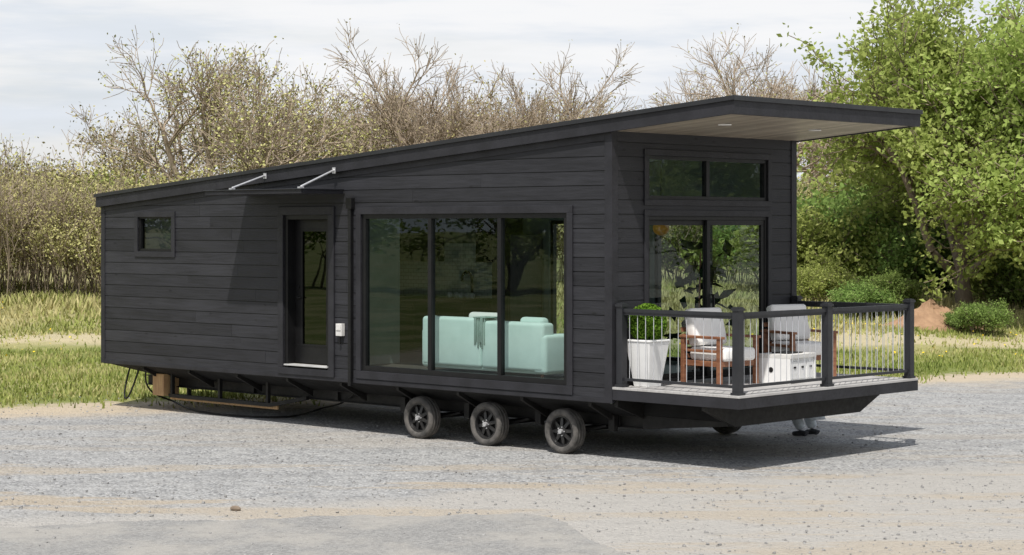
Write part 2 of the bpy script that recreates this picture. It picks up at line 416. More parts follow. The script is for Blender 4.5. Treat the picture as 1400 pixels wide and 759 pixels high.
mb.box(-4.99,-4.93,-.085,-.0245,.70,3.36,0); mb.box(-5.02,-4.90,-.10,-.0245,3.28,3.44,0)
mb.box(-5.25,-5.12,-.09,-.0245,1.42,1.60,1); mb.box(-5.235,-5.135,-.10,-.0905,1.50,1.585,1)
mb.cyl((-5.19,-.06,1.42),(-5.19,-.06,1.30),.018,n=8,mi=0)
mb.build('conduit_and_outlet_box',['black','tabletop'],house,bevel=.004)
# chassis
mb=MB()
A=[(-L+.05,.03,.74),(-L+.05,WD-.03,.74),(-L+.9,WD-.5,.54),(-L+.9,.5,.54)]
B=[(-.02,.03,.74),(-.02,WD-.03,.74),(-.02,WD-.5,.54),(-.02,.5,.54)]
mb.prism(A,B,1)
for y in (.62,WD-.62):
    mb.box(-L+.4,.05,y-.06,y+.06,.37,.385,0); mb.box(-L+.4,.05,y-.06,y+.06,.52,.535,0); mb.box(-L+.4,.05,y-.008,y+.008,.385,.52,0)
    mb.prism([(.051,y-.05,.37),(1.44,y-.05,.50),(1.44,y-.05,.555),(.051,y-.05,.555)],[(.051,y+.05,.37),(1.44,y+.05,.50),(1.44,y+.05,.555),(.051,y+.05,.555)],0)
x=-L+1.0
while x<-.3:
    for s,y in ((-1,.55),(1,WD-.55)):
        e=y+s*.50
        mb.prism([(x,y,.42),(x,e,.68),(x,e,.745),(x,y,.745)],[(x+.05,y,.42),(x+.05,e,.68),(x+.05,e,.745),(x+.05,y,.745)],0)
    x+=1.22
for x in (-10.2,-8,-6,-4.2,-.4):
    mb.box(x,x+.06,.56,WD-.56,.39,.52,0)
mb.box(.02,FX-.05,.03,WD-.06,.82,.925,0)
mb.box(-.3,1.44,.55,WD-.55,.56,.819,1)
mb.prism([(1.45,.02,.80),(1.45,.02,.74),(1.45,.60,.50),(1.45,WD-.6,.50),(1.45,WD-.04,.74),(1.45,WD-.04,.80)],
         [(1.53,.02,.80),(1.53,.02,.74),(1.53,.60,.50),(1.53,WD-.6,.50),(1.53,WD-.04,.74),(1.53,WD-.04,.80)],0)
mb.prism([(0.02,.03,.80),(0.02,.03,.70),(0.02,.6,.5),(0.02,.6,.80)],[(.08,.03,.80),(.08,.03,.70),(.08,.6,.5),(.08,.6,.80)],0)
mb.prism([(-L-.6,1.9,.30),(-L-.6,2.1,.30),(-L-.6,2.1,.45),(-L-.6,1.9,.45)],[(-L+1.2,.9,.30),(-L+1.2,1.1,.30),(-L+1.2,1.1,.45),(-L+1.2,.9,.45)],0)
mb.prism([(-L-.6,1.9,.30),(-L-.6,2.1,.30),(-L-.6,2.1,.45),(-L-.6,1.9,.45)],[(-L+1.2,2.9,.30),(-L+1.2,3.1,.30),(-L+1.2,3.1,.45),(-L+1.2,2.9,.45)],0)
mb.cyl((-L-.3,2,.02),(-L-.3,2,.6),.04,n=10,mi=0)
mb.box(-9.9,-7.3,.36,.42,.22,.28,0)
for x in (-9.85,-8.6,-7.4): mb.box(x,x+.05,.36,.42,.281,.60,0)
mb.prism([(-7.3,.36,.22),(-7.3,.42,.22),(-7.3,.42,.28),(-7.3,.36,.28)],[(-6.6,.50,.36),(-6.6,.56,.36),(-6.6,.56,.42),(-6.6,.50,.42)],0)
for y in (.50,WD-.50):
    for x in [-1.02,-2.42,-3.76]:
        for sgn in (-1,1):
            mb.prism([(x+sgn*.52,y-.03,.37),(x,y-.03,.245),(x,y-.03,.275),(x+sgn*.52,y-.03,.395)],[(x+sgn*.52,y+.03,.37),(x,y+.03,.245),(x,y+.03,.275),(x+sgn*.52,y+.03,.395)],0)
    for x in (-.4,-1.72,-3.09,-4.4):
        mb.box(x-.05,x+.05,y-.04,y+.04,.32,.535,0)
WX=[-1.02,-2.42,-3.76]
for x in WX: mb.cyl((x,.3,.30),(x,WD-.3,.30),.038,n=12,mi=0)
mb.build('trailer_chassis',['chassis','belly'],house,bevel=.003)
mb=MB(); mb.box(-10.25,-9.95,.30,.62,.24,.60,0); mb.box(-9.94,-7.2,.425,.46,.18,.255,0); mb.build('wood_blocking',['lumber'],house,bevel=.006)
def wheel(x,y,s):
    mb=MB(); c=(x,y,.30)
    tp=[(-.075,.20),(-.098,.225),(-.104,.26),(-.092,.286),(-.07,.297),(-.062,.297),(-.060,.289),(-.05,.289),(-.048,.30),(-.012,.301),(-.010,.292),(.010,.292),(.012,.301),(.048,.30),(.05,.289),(.06,.289),(.062,.297),(.07,.297),(.092,.286),(.104,.26),(.098,.225),(.075,.20)]
    mb.lathe_y(tp,c,48,0)
    o=s
    mb.lathe_y([(o*.085,.205),(o*.085,.19),(o*.05,.18),(-o*.06,.175),(-o*.08,.205)],c,40,1)
    mb.lathe_y([(o*.02,.0),(o*.02,.178),(o*.015,.178),(o*.015,.0)],c,32,3,closed=False)
    for k in range(8):
        a=k*math.pi/4+.3+x
        ca,sa=math.cos(a),math.sin(a)
        def pt(r,w,t): return (x+r*ca-w*sa, y+o*t, .30+r*sa+w*ca)
        mb.prism([pt(.05,-.026,.07),pt(.05,.026,.07),pt(.178,.018,.05),pt(.178,-.018,.05)],[pt(.05,-.026,.045),pt(.05,.026,.045),pt(.178,.018,.03),pt(.178,-.018,.03)],1)
    mb.lathe_y([(o*.03,.075),(o*.075,.07),(o*.078,.045),(o*.03,.045)],c,24,1)
    mb.cyl((x,y,.30),(x,y+o*.11,.30),.038,.032,16,2)
    for k in range(5):
        a=k*2*math.pi/5; px=x+.058*math.cos(a); pz=.30+.058*math.sin(a)
        mb.cyl((px,y+o*.07,pz),(px,y+o*.088,pz),.009,n=6,mi=2)
    w=mb.build('wheel',['tire','rim','steel','chassis'],house,smooth=False)
    for p in w.data.polygons:
        if p.material_index in (0,): p.use_smooth=True
for x in WX: wheel(x,.24,-1); wheel(x,WD-.24,1)
# deck
mb=MB(); x=.03
while x<FX-.02:
    x2=min(x+.14,FX); mb.box(x,x2-.006,0.0,WD-.03,.926,.955,0,random.random()); x=x2
mb.box(0.03,FX+.0,-.026,-.003,.79,.925,1); mb.box(FX-.001,FX+.025,-.026,WD-.0,.79,.925,1); mb.box(.03,FX,WD-.029,WD-.006,.79,.925,1)
mb.box(0.037,FX+.0,-.030,-.003,.9255,.957,0,.6); mb.box(FX+.0005,FX+.030,-.030,WD,.9255,.957,0,.7)
mb.build('deck',['deck','trim'],house,bevel=.003)
mb=MB()
def post(x,y):
    mb.box(x-.05,x+.05,y-.05,y+.05,.9905,1.99,0); mb.box(x-.063,x+.063,y-.063,y+.063,1.991,2.02,0); mb.box(x-.05,x+.05,y-.05,y+.05,2.0205,2.035,0)
    mb.box(x-.065,x+.065,y-.065,y+.065,.959,.99,0)
ny,fy,rx=.06,WD-.09,FX-.06
posts=[(.12,ny),(rx,ny),(rx,1.96),(rx,fy),(.12,fy)]
for p in posts: post(*p)
def rail(a,b):
    a=Vector(a);b=Vector(b);d=(b-a); n=d.normalized(); q=Vector((-n.y,n.x)); ln=d.length
    def bar(w,z0,z1):
        s=a+n*.05; e=b-n*.05
        P=[s+q*w,s-q*w,e-q*w,e+q*w]
        mb.prism([(p.x,p.y,z0) for p in P],[(p.x,p.y,z1) for p in P],0)
    bar(.028,1.92,1.965); bar(.018,1.885,1.9195); bar(.02,1.04,1.075)
    k=int(ln/.125)
    for i in range(1,k):
        p=a+n*(ln*i/k); mb.cyl((p.x,p.y,1.07),(p.x,p.y,1.89),.0045,n=6,mi=1)
rail((.12,ny),(rx,ny)); rail((rx,ny),(rx,1.96)); rail((rx,1.96),(rx,fy)); rail((rx,fy),(.12,fy))
mb.build('deck_railing',['rail','rod'],house,bevel=0)
# interior
mb=MB(); mb.box(-L+.12,-.115,.115,WD-.115,.80,FL-.002,0); mb.build('interior_floor',['floor'],house)
mb=MB()
mb.prism([(-8.6,.115,.96),(-8.6,WD-.115,.96),(-8.6,WD-.115,3.5),(-8.6,.115,3.5)],[(-8.5,.115,.96),(-8.5,WD-.115,.96),(-8.5,WD-.115,3.5),(-8.5,.115,3.5)])
mb.box(-5.35,-5.25,.115,1.2,.96,3.6)
mb.build('partition_wall',['iwall'],house)
mb=MB(); mb.box(-8.45,-5.2,WD-.125,WD-.112,1.85,2.75,0); mb.build('tile_backsplash',['tile'],house)
mb=MB()
x=-8.3
while x<-5.5:
    mb.box(x+.005,x+.575,3.30,3.32,1.06,1.80,0); mb.box(x+.05,x+.53,3.285,3.299,1.70,1.715,2); x+=.58
mb.box(-8.3,-5.35,3.32,3.87,.96,1.815,0); mb.box(-8.35,-5.3,3.26,3.87,1.816,1.855,2)
mb.box(-8.3,-7.0,3.5,3.87,2.45,3.2,0); mb.box(-5.9,-5.2,3.5,3.87,2.45,3.2,0)
pts=[(-6.2,3.72,1.856),(-6.2,3.72,2.15),(-6.2,3.70,2.23),(-6.2,3.64,2.28),(-6.2,3.56,2.28),(-6.2,3.50,2.23),(-6.2,3.49,2.13)]
for a,b in zip(pts,pts[1:]): mb.cyl(a,b,.022,n=8,mi=2)
for i in range(5): mb.sphere((-6.5+i*.13,3.5+.03*(i%2),1.90),.055,3,10,6)
mb.build('kitchen_counter',['black','tabletop','chassis','white'],None,bevel=.003)
mb=MB(); mb.box(-5.15,-4.75,3.1,3.85,.96,2.9,0); mb.box(-5.13,-4.77,3.08,3.099,2.2,2.88,0); mb.box(-5.13,-4.77,3.08,3.099,.98,2.17,0); mb.build('refrigerator',['chassis'],None,bevel=.01)
sofa=empty('sofa',(-2.62,.72,FL))
def softbox(name,b,mat,par,bev=.05,rot=None):
    mb=MB(); mb.box(*b); o=mb.build(name,[mat],par,bevel=bev,seg=4,smooth=True); 
    if rot: o.rotation_euler=rot
    return o
softbox('base',(-1.18,1.18,-.40,.45,.06,.40),'mint',sofa,.03)
softbox('backrest_a',(-1.18,-.005,-.46,-.22,.10,.79),'mint',sofa,.05)
softbox('backrest_b',(.005,1.18,-.46,-.22,.10,.76),'mint',sofa,.05)
softbox('armrest_a',(-1.20,-.98,-.45,.46,.07,.62),'mint',sofa,.05)
softbox('armrest_b',(.98,1.22,-.45,.60,.07,.60),'mint',sofa,.05)
for i,x in enumerate((-.97,.005)): 
    softbox('seat_cushion_%d'%i,(x,x+.965,-.2,.47,.405,.54),'mint',sofa,.05)
softbox('throw_pillow',(-.5,.1,-.22,-.06,.545,.86),'cush',sofa,.06)
softbox('throw_pillow',(.5,.95,-.22,-.06,.545,.82),'mint',sofa,.06)
mb=MB()
for i in range(7):
    x0=-.12+i*.03; y0=-.468-.012*math.sin(i*1.7)
    zl=.42+.05*math.sin(i*2.1)
    mb.prism([(x0,y0,zl),(x0+.031,y0-.008,zl),(x0+.031,y0-.008,.80),(x0,y0,.80)],[(x0,y0+.015,zl),(x0+.031,y0+.007,zl),(x0+.031,y0+.007,.80),(x0,y0+.015,.80)])
mb.box(-.13,.10,-.475,-.10,.795,.812)
mb.build('throw_blanket',['throw'],sofa,bevel=.006,smooth=True)
mb=MB()
for x in (-1.1,1.1):
    for y in (-.38,.38): mb.cyl((x,y,0),(x,y,.065),.025,n=8)
mb.build('legs',['wood'],sofa)
mb=MB(); mb.cyl((-1.3,2.6,3.35),(-1.3,2.6,4.1),.006,n=6,mi=1)
mb.sphere((-1.3,2.6,3.0),.12,0,16,10,(1,1,.9)); mb.cyl((-1.3,2.6,3.08),(-1.3,2.6,3.36),.03,.015,8,1); mb.build('pendant_lamp',['orange','black'],None,smooth=True)
# ---------------------------------------------------------------- leaf utils
def leaf_arr(C,size,rng,N=None,up=.0,aspect=.6):
    n=len(C)
    if N is None:
        N=rng.normal(size=(n,3)); N[:,2]+=up
    N=N/np.linalg.norm(N,axis=1,keepdims=True)
    a=rng.normal(size=(n,3)); u=np.cross(N,a); u/=np.linalg.norm(u,axis=1,keepdims=True); v=np.cross(N,u)
    s=(size*rng.uniform(.6,1.3,n))[:,None]
    V=np.empty((n,4,3)); V[:,0]=C-u*s; V[:,1]=C-v*s*aspect+N*s*.15; V[:,2]=C+u*s; V[:,3]=C+v*s*aspect+N*s*.15
    return V.reshape(-1,3), np.arange(n*4).reshape(-1,4)
def tubes(P,Q,r0,r1,n):
    m=len(P); d=Q-P; d=d/np.maximum(np.linalg.norm(d,axis=1,keepdims=True),1e-9)
    ref=np.where(np.abs(d[:,2:3])<.9,np.array([[0,0,1.]]),np.array([[1.,0,0]]))
    u=np.cross(d,ref); u/=np.linalg.norm(u,axis=1,keepdims=True); w=np.cross(d,u)
    a=np.arange(n)*2*np.pi/n
    ring=u[:,None]*np.cos(a)[None,:,None]+w[:,None]*np.sin(a)[None,:,None]
    V=np.concatenate([P[:,None]+ring*r0[:,None,None],Q[:,None]+ring*r1[:,None,None]],1).reshape(-1,3)
    b=(np.arange(m)*2*n)[:,None]; i=np.arange(n); j=(i+1)%n
    F=np.stack([b+i,b+j,b+n+j,b+n+i],-1).reshape(-1,4)
    return V,F
def gen_tree(name,seed,H=9,trunk=2.,r=.2,nstem=1,lean=(0,0),kids=(7,7,6,5),ratio=(.62,.6,.55,.5),ang=(.65,.7,.7,.7),trop=.06,wig=.16,
             leaves=0,lsize=.08,lspread=.25,barkm='bark',leafm='leafy',minr=.011,stem_spread=.5,droop=0,first=.5,clump=.5):
    rg=random.Random(seed); rng=np.random.default_rng(seed); segs=[]; tips=[]
    def rv(): return Vector((rg.gauss(0,1),rg.gauss(0,1),rg.gauss(0,1)))
    ml=len(kids)
    def grow(p,d,Ln,r0,lev):
        n=4 if lev<ml else 3; pts=[p]; rs=[r0]; r1=max(minr,r0*(.55 if lev else .6))
        for i in range(n):
            d=(d+rv()*wig*(1.0 if lev else .5)+Vector((0,0,trop*(1 if lev<3 else .6)-droop*(lev>=3)))).normalized()
            q=p+d*(Ln/n); ra=max(minr,r0+(r1-r0)*i/n); rb=max(minr*.8,r0+(r1-r0)*(i+1)/n)
            segs.append((p,q,ra,rb,lev)); p=q; pts.append(p); rs.append(rb)
        if lev>=ml-1: tips.extend(pts[1:])
        if lev<ml:
            k=kids[lev]; k=max(2,int(k+rg.uniform(-1,1.5)))
            for c in range(k):
                t=rg.uniform(.35,1.) if lev else rg.uniform(.45,1.)
                if c==0: t=1.
                i=min(n-1,int(t*n)); f=t*n-i; pp=pts[i].lerp(pts[i+1],min(1,f))
                pr=rv(); pr=(pr-d*pr.dot(d)).normalized(); a=ang[lev]*rg.uniform(.55,1.3)*(.5 if c==0 else 1)
                cd=(d*math.cos(a)+pr*math.sin(a)).normalized()
                grow(pp,cd,Ln0[lev]*rg.uniform(.65,1.2)*(1.15-.4*t),max(minr,rs[i]*rg.uniform(.45,.7)),lev+1)
    Ln0=[]; x=H*first
    for q in ratio: Ln0.append(x); x*=q
    for s in range(nstem):
        a=rg.uniform(0,6.28); rad=stem_spread*math.sqrt(rg.random()) if nstem>1 else 0
        d=Vector((lean[0]+.35*math.cos(a)*(nstem>1),lean[1]+.35*math.sin(a)*(nstem>1),1)).normalized()
        grow(Vector((rad*math.cos(a),rad*math.sin(a),-.15)),d,trunk*rg.uniform(.8,1.2),r*(1 if nstem==1 else rg.uniform(.6,1)),0)
    Vs=[];Fs=[];mi=[];sh=[];o=0
    for big in (True,False):
        ss=[s for s in segs if (s[4]<=1)==big]
        if not ss: continue
        P=np.array([tuple(s[0]) for s in ss]);Q=np.array([tuple(s[1]) for s in ss])
        V,F=tubes(P,Q,np.array([s[2] for s in ss]),np.array([s[3] for s in ss]),7 if (big and nstem<8) else 3)
        Vs.append(V);Fs.append(F+o);o+=len(V);mi.append(np.zeros(len(F)));sh.append(np.full(len(F),.5))
    if leaves:
        T=np.array([tuple(t) for t in tips])
        wgt=rng.random(len(T))**(1+clump*3); wgt/=wgt.sum(); idx=rng.choice(len(T),leaves,p=wgt)
        cl=rng.random(len(T))[idx]
        C=T[idx]+rng.normal(size=(leaves,3))*lspread*np.array([1,1,.8])
        C[:,2]=np.maximum(C[:,2],.03)
        V,F=leaf_arr(C,lsize,rng,up=.7); Vs.append(V);Fs.append(F+o);mi.append(np.ones(len(F)));sh.append(np.clip(cl*.5+rng.random(leaves)*.5,0,1))
    V=np.concatenate(Vs)
    me=quads(name,V,np.concatenate(Fs),np.concatenate(mi),np.concatenate(sh),[barkm,leafm])
    me['H']=float(np.percentile(V[:,2],99.7)); return me
def place(me,name,px,dep,scale=1.,rot=0.,parent=None,sz=None,lat=None,topy=None):
    la=(px-700)/2715*dep if lat is None else lat
    z=float(terrain(la,dep))
    if topy is not None: scale=(3+(312-topy)*dep/2715-z)/me['H']
    ob=bpy.data.objects.new(name,me); S.collection.objects.link(ob)
    ob.location=W(la,dep,z)
    ob.scale=(scale,scale,sz if sz else scale); ob.rotation_euler=(0,0,rot)
    if parent: ob.parent=parent
    return ob
bareA=gen_tree('bare_a',11,H=8,trunk=2.0,r=.24,lean=(.1,.1),kids=(6,7,8,8),ratio=(.66,.55,.5,.5),ang=(.9,.75,.7,.7),trop=.035,wig=.2,leaves=7000,lsize=.045,lspread=.14,barkm='barkl',minr=.0085)
bareB=gen_tree('bare_b',23,H=8,trunk=2.2,r=.22,kids=(7,8,8,9),ratio=(.6,.55,.5,.5),ang=(.75,.7,.7,.7),leaves=1500,lsize=.04,lspread=.12,barkm='barkl',minr=.008,trop=.04,wig=.17)
bareC=gen_tree('bare_c',35,H=6.5,trunk=1.6,r=.17,nstem=3,kids=(4,6,6,6),ratio=(.62,.55,.5,.5),ang=(.7,.7,.7,.7),trop=.04,wig=.2,leaves=7000,lsize=.055,lspread=.18,barkm='barkl',minr=.0085)
greenA=gen_tree('green_a',58,H=9.5,trunk=2.2,r=.26,kids=(10,7,6,4),ratio=(.55,.58,.55,.5),ang=(.8,.75,.75,.8),trop=.05,wig=.18,leaves=42000,lsize=.078,lspread=.18,leafm='leafg',minr=.012,clump=.5)
greenB=gen_tree('green_b',52,H=8,trunk=1.5,r=.2,nstem=2,kids=(6,6,5,4),ratio=(.6,.58,.55,.5),ang=(.8,.7,.7,.8),trop=.05,leaves=16000,lsize=.11,lspread=.26,leafm='leafg',minr=.014)
thA=gen_tree('thicket_a',61,H=3.2,trunk=2.2,r=.032,nstem=26,stem_spread=1.9,kids=(5,4,3),ratio=(.6,.6,.5),ang=(.35,.45,.6),trop=.12,leaves=6000,lsize=.045,lspread=.16,barkm='barkl',leafm='leafy',minr=.008)
thB=gen_tree('thicket_b',62,H=3.0,trunk=1.8,r=.03,nstem=24,stem_spread=1.9,kids=(5,4,3),ratio=(.6,.6,.5),ang=(.4,.5,.6),trop=.10,leaves=11000,lsize=.055,lspread=.2,barkm='barkl',leafm='leafy',minr=.008)
buA=gen_tree('bush_a',71,H=2.4,trunk=.9,r=.035,nstem=12,stem_spread=1.2,kids=(5,4,3),ratio=(.6,.6,.5),ang=(.6,.7,.7),trop=.05,leaves=13000,lsize=.08,lspread=.2,barkm='bark',leafm='leafb',minr=.010)
buB=gen_tree('bush_b',72,H=2.8,trunk=1.2,r=.04,nstem=11,stem_spread=1.2,kids=(5,4,3),ratio=(.6,.6,.5),ang=(.6,.7,.7),trop=.06,leaves=12000,lsize=.08,lspread=.22,barkm='bark',leafm='leafg',minr=.010)
place(bareA,'bare_tree',310,72,rot=.4,topy=62)
place(bareC,'bare_tree',240,80,rot=2.2,topy=120)
place(bareC,'bare_tree',445,78,rot=1.1,topy=122)
place(bareB,'bare_tree',590,76,rot=.9,topy=58)
place(bareB,'bare_tree',730,77,rot=3.6,topy=74)
place(bareC,'bare_tree',655,82,rot=4.1,topy=100)
place(bareA,'bare_tree',540,88,rot=5.2,topy=125)
place(bareB,'bare_tree',1020,105,rot=5.0,topy=48)
place(bareA,'bare_tree',1115,112,rot=1.0,topy=120)
place(bareB,'bare_tree',925,112,rot=2.0,topy=115)
place(bareC,'bare_tree',850,98,rot=5.5,topy=135)
place(greenA,'leafy_tree',1322,60,rot=.3,topy=-12)
place(greenA,'leafy_tree',1450,57,rot=2.9,topy=-30)
place(greenB,'leafy_tree',1290,74,rot=1.9,topy=95)
place(greenB,'leafy_tree',1390,72,rot=.4,topy=50)
ra=random.Random(5)
th=empty('shrub_thicket')
for i in range(14):
    px=-240+i*40+ra.uniform(-12,12)
    place(ra.choice((thA,thB,thA)),'shrub',px,ra.uniform(59,65),ra.uniform(.72,.98),ra.uniform(0,6.28),th)
for i in range(24):
    px=-260+i*56+ra.uniform(-15,15)
    place(ra.choice((thA,thB)),'shrub',px,ra.uniform(68,76),ra.uniform(.95,1.2),ra.uniform(0,6.28),th)
bs=empty('green_bushes')
for i,(px,dp,sc) in enumerate([(215,70,1.25),(160,72,1.15),(1085,68,1.1),(1120,65,1.1),(1160,67,1.3),(1200,64,1.05),(1130,60,.5),(1175,58,.42),(1215,59,.5),(1245,64,.95),(1295,66,.9),(1350,63,.9),(1400,60,.8),(1460,60,1.1),(1105,76,1.4),(1170,78,1.5),(1230,80,1.5),(1340,80,1.5),(1420,75,1.4),(1345,53,.33),(1322,54,.28),(1000,72,1.1),(930,74,1.1),(1520,62,1.3),(560,88,1.5)]):
    place(buA if i%3 else buB,'bush',px,dp,sc*ra.uniform(.9,1.1),ra.uniform(0,6.28),bs)
dt=empty('distant_trees')
for i in range(34):
    la=-75+i*4.6+ra.uniform(-1,1)
    place(ra.choice((thA,thB,thB,buB)),'tree_clump',0,ra.uniform(92,112),ra.uniform(1.15,1.4),ra.uniform(0,6.28),dt,lat=la)
for i in range(30):  # unseen ring of trees, added to give the glass dark reflections
    a=math.radians(-175+i*8.4); rr_=ra.uniform(60,80)
    x=-3+rr_*math.cos(a); y=rr_*math.sin(a)
    v=np.array([x,y])-CAM; dep=float(v@D); la=float(v@R)
    if dep>0 and abs(la)<dep*.45: continue
    ob=bpy.data.objects.new('tree_clump',ra.choice((greenB,buB,greenB))); S.collection.objects.link(ob)
    s=ra.uniform(.9,1.3)*(2.0 if ob.data is buB else 1); ob.scale=(s*1.2,s*1.2,s); ob.rotation_euler=(0,0,ra.uniform(0,6.28)); ob.location=(x,y,0); ob.parent=dt
# ---------------------------------------------------------------- ground
def axis(lo,hi,f0,f1,step):
    a=list(np.arange(f0,f1+1e-6,step)); x=f1; s=step
    while x<hi: s*=1.35; x+=s; a.append(x)
    x=f0; s=step
    while x>lo: s*=1.35; x-=s; a.insert(0,x)
    return np.array(a)
gx=axis(-1500,1500,-45,45,1.0); gy=axis(-1500,1500,-5,110,1.0)
X,Y=np.meshgrid(gx,gy); Z=terrain(X,Y)
V=np.stack([X,Y,Z],-1).reshape(-1,3); nx=len(gx); ny_=len(gy)
i,j=np.meshgrid(np.arange(nx-1),np.arange(ny_-1)); b=(j*nx+i).ravel()
F=np.stack([b,b+1,b+1+nx,b+nx],-1)
m,nt,o=newmat('gravel_lot_and_grass'); M['ground']=m
p=nd(nt,'ShaderNodeBsdfPrincipled'); nt.links.new(p.outputs[0],o.inputs[0]); p.inputs['Specular IOR Level'].default_value=.2
tc=nd(nt,'ShaderNodeTexCoord'); oc=tc.outputs['Object']; sp=nd(nt,'ShaderNodeSeparateXYZ'); nt.links.new(oc,sp.inputs[0]); gxn,gyn=sp.outputs[0],sp.outputs[1]
nA=noise(nt,oc,.35,5,.6); nB=noise(nt,oc,2.2,6,.7); nC=noise(nt,oc,24,4,.75); nD=noise(nt,mapping(nt,oc,(.16,.75,1)),1.,6,.68); nE=noise(nt,oc,9,6,.75)
vo=nd(nt,'ShaderNodeTexVoronoi'); vo.inputs['Scale'].default_value=26; nt.links.new(oc,vo.inputs['Vector'])
vsep=nd(nt,'ShaderNodeSeparateColor'); nt.links.new(vo.outputs['Color'],vsep.inputs[0])
g=mixc(nt,mp(nt,vsep.outputs[0],0,1),(.19,.192,.195),(.57,.57,.56))
g=mixc(nt,mp(nt,vo.outputs['Distance'],.35,.75,0,.6),g,(.17,.168,.165))
g=mixc(nt,mp(nt,nE,.4,.62,0,.5),g,(.38,.38,.375))
g=mixc(nt,mp(nt,nB,.42,.62,0,.45),g,(.46,.455,.44))
g=mixc(nt,mp(nt,noise(nt,mapping(nt,oc,(.3,1.2,1)),1.3,5,.6),.5,.64,0,.4),g,(.25,.25,.25))
tan=mixc(nt,nE,(.46,.38,.275),(.35,.28,.195))
tan=mixc(nt,mp(nt,nC,.35,.65,0,.6),tan,(.50,.44,.35))
fg=mp(nt,gyn,27.5,22.5,0,1)
streak=mp(nt,nD,.50,.575,0,.75)
smf=mth(nt,'MULTIPLY',streak,mth(nt,'MULTIPLY_ADD',fg,.70,.30))
g=mixc(nt,smf,g,tan)
worn=mixc(nt,nE,(.45,.43,.395),(.35,.335,.31)); worn=mixc(nt,mp(nt,nC,.35,.65,0,.5),worn,(.51,.485,.445))
worn=mixc(nt,mp(nt,nB,.54,.70,0,.5),worn,(.27,.26,.245))
worn=mixc(nt,mp(nt,nD,.52,.60,0,.5),worn,tan)
wf=mth(nt,'ADD',mth(nt,'MULTIPLY_ADD',gxn,.35,mth(nt,'MULTIPLY',gyn,-1.0)),mth(nt,'ADD',mth(nt,'MULTIPLY',nA,3.5),mth(nt,'MULTIPLY',nB,1.2)))
g=mixc(nt,mp(nt,wf,-21.0,-19.8,0,.9),g,worn)
edge=mth(nt,'SUBTRACT',gyn,mth(nt,'MULTIPLY_ADD',gxn,.40,36.6))
edge=mth(nt,'ADD',edge,mth(nt,'MULTIPLY_ADD',nA,3.0,-1.5))
edge=mth(nt,'ADD',edge,mth(nt,'MULTIPLY_ADD',nB,2.4,-1.2))
sand=mixc(nt,nE,(.60,.50,.36),(.48,.39,.27))
g=mixc(nt,mp(nt,edge,-3.0,-.6,0,.85),g,sand)
gr=mixc(nt,nB,(.14,.185,.045),(.26,.28,.08))
gr=mixc(nt,mp(nt,nA,.42,.6,0,.75),gr,(.44,.39,.19))
gr=mixc(nt,mp(nt,nE,.4,.7,0,.4),gr,(.12,.15,.045))
gr=mixc(nt,mp(nt,gyn,50,56,0,.5),gr,(.36,.31,.17))
tr=mth(nt,'SUBTRACT',gyn,mth(nt,'MULTIPLY_ADD',nA,4.0,47.0))
trk=mth(nt,'MULTIPLY',mp(nt,tr,0,1.0),mp(nt,tr,4.2,3.0))
gr=mixc(nt,mth(nt,'MULTIPLY',trk,.8),gr,(.54,.46,.31))
gm=mp(nt,edge,-.2,.8)
col=mixc(nt,gm,g,gr); nt.links.new(col,p.inputs['Base Color']); p.inputs['Roughness'].default_value=.95
bh=mth(nt,'MULTIPLY_ADD',vo.outputs['Distance'],-1.,mth(nt,'ADD',nC,mth(nt,'MULTIPLY',nB,3.)))
bp=nd(nt,'ShaderNodeBump'); bp.inputs['Strength'].default_value=.8; bp.inputs['Distance'].default_value=.03
nt.links.new(bh,bp.inputs['Height']); nt.links.new(bp.outputs[0],p.inputs['Normal'])
me=quads('ground',V,F,np.zeros(len(F)),np.full(len(F),.5),['ground'],True)
gob=bpy.data.objects.new('ground',me); S.collection.objects.link(gob)
gob.location=(CAM[0],CAM[1],0); gob.rotation_euler=(0,0,math.atan2(R[1],R[0]))
def child_flat(ob): ob.location=gob.location; ob.rotation_euler=gob.rotation_euler
m,nt,o=newmat('asphalt'); M['asph']=m
p=nd(nt,'ShaderNodeBsdfPrincipled'); nt.links.new(p.outputs[0],o.inputs[0]); tc=nd(nt,'ShaderNodeTexCoord'); oc=tc.outputs['Object']
vo=nd(nt,'ShaderNodeTexVoronoi'); vo.inputs['Scale'].default_value=45; nt.links.new(oc,vo.inputs['Vector']); vs=nd(nt,'ShaderNodeSeparateColor'); nt.links.new(vo.outputs['Color'],vs.inputs[0])
c=mixc(nt,vs.outputs[0],(.20,.197,.192),(.33,.325,.31)); c=mixc(nt,mp(nt,noise(nt,oc,.9,6,.65),.40,.64,0,.65),c,(.38,.36,.325)); c=mixc(nt,mp(nt,noise(nt,oc,5,6,.7),.5,.7,0,.4),c,(.18,.175,.17))
nt.links.new(c,p.inputs['Base Color']); p.inputs['Roughness'].default_value=.9; p.inputs['Specular IOR Level'].default_value=.2
bp=nd(nt,'ShaderNodeBump'); bp.inputs['Strength'].default_value=.6; bp.inputs['Distance'].default_value=.012; nt.links.new(vo.outputs['Distance'],bp.inputs['Height']); nt.links.new(bp.outputs[0],p.inputs['Normal'])
outline=[(-30,19.2),(-5.3,19.9),(-3.4,20.35),(-1.9,20.6),(-.46,20.8),(.0,20.75),(.38,20.4),(.75,19.3),(1.07,18.2),(1.6,15),(2,6),(-30,6)]
pts=[]
for k in range(len(outline)):
    a=np.array(outline[k]);b2=np.array(outline[(k+1)%len(outline)]); n=max(1,int(np.linalg.norm(b2-a)/.04)) if (a[1]>14 or b2[1]>14) else 1
    n=min(n,800)
    for q in range(n):
        t=q/n; pt=a+(b2-a)*t; w=.09*math.sin(pt[0]*3.1+1)+.05*math.sin(pt[0]*11+pt[1]*7)+random.uniform(-.025,.025)
        pts.append((pt[0]+w*.5,pt[1]+w,.006))
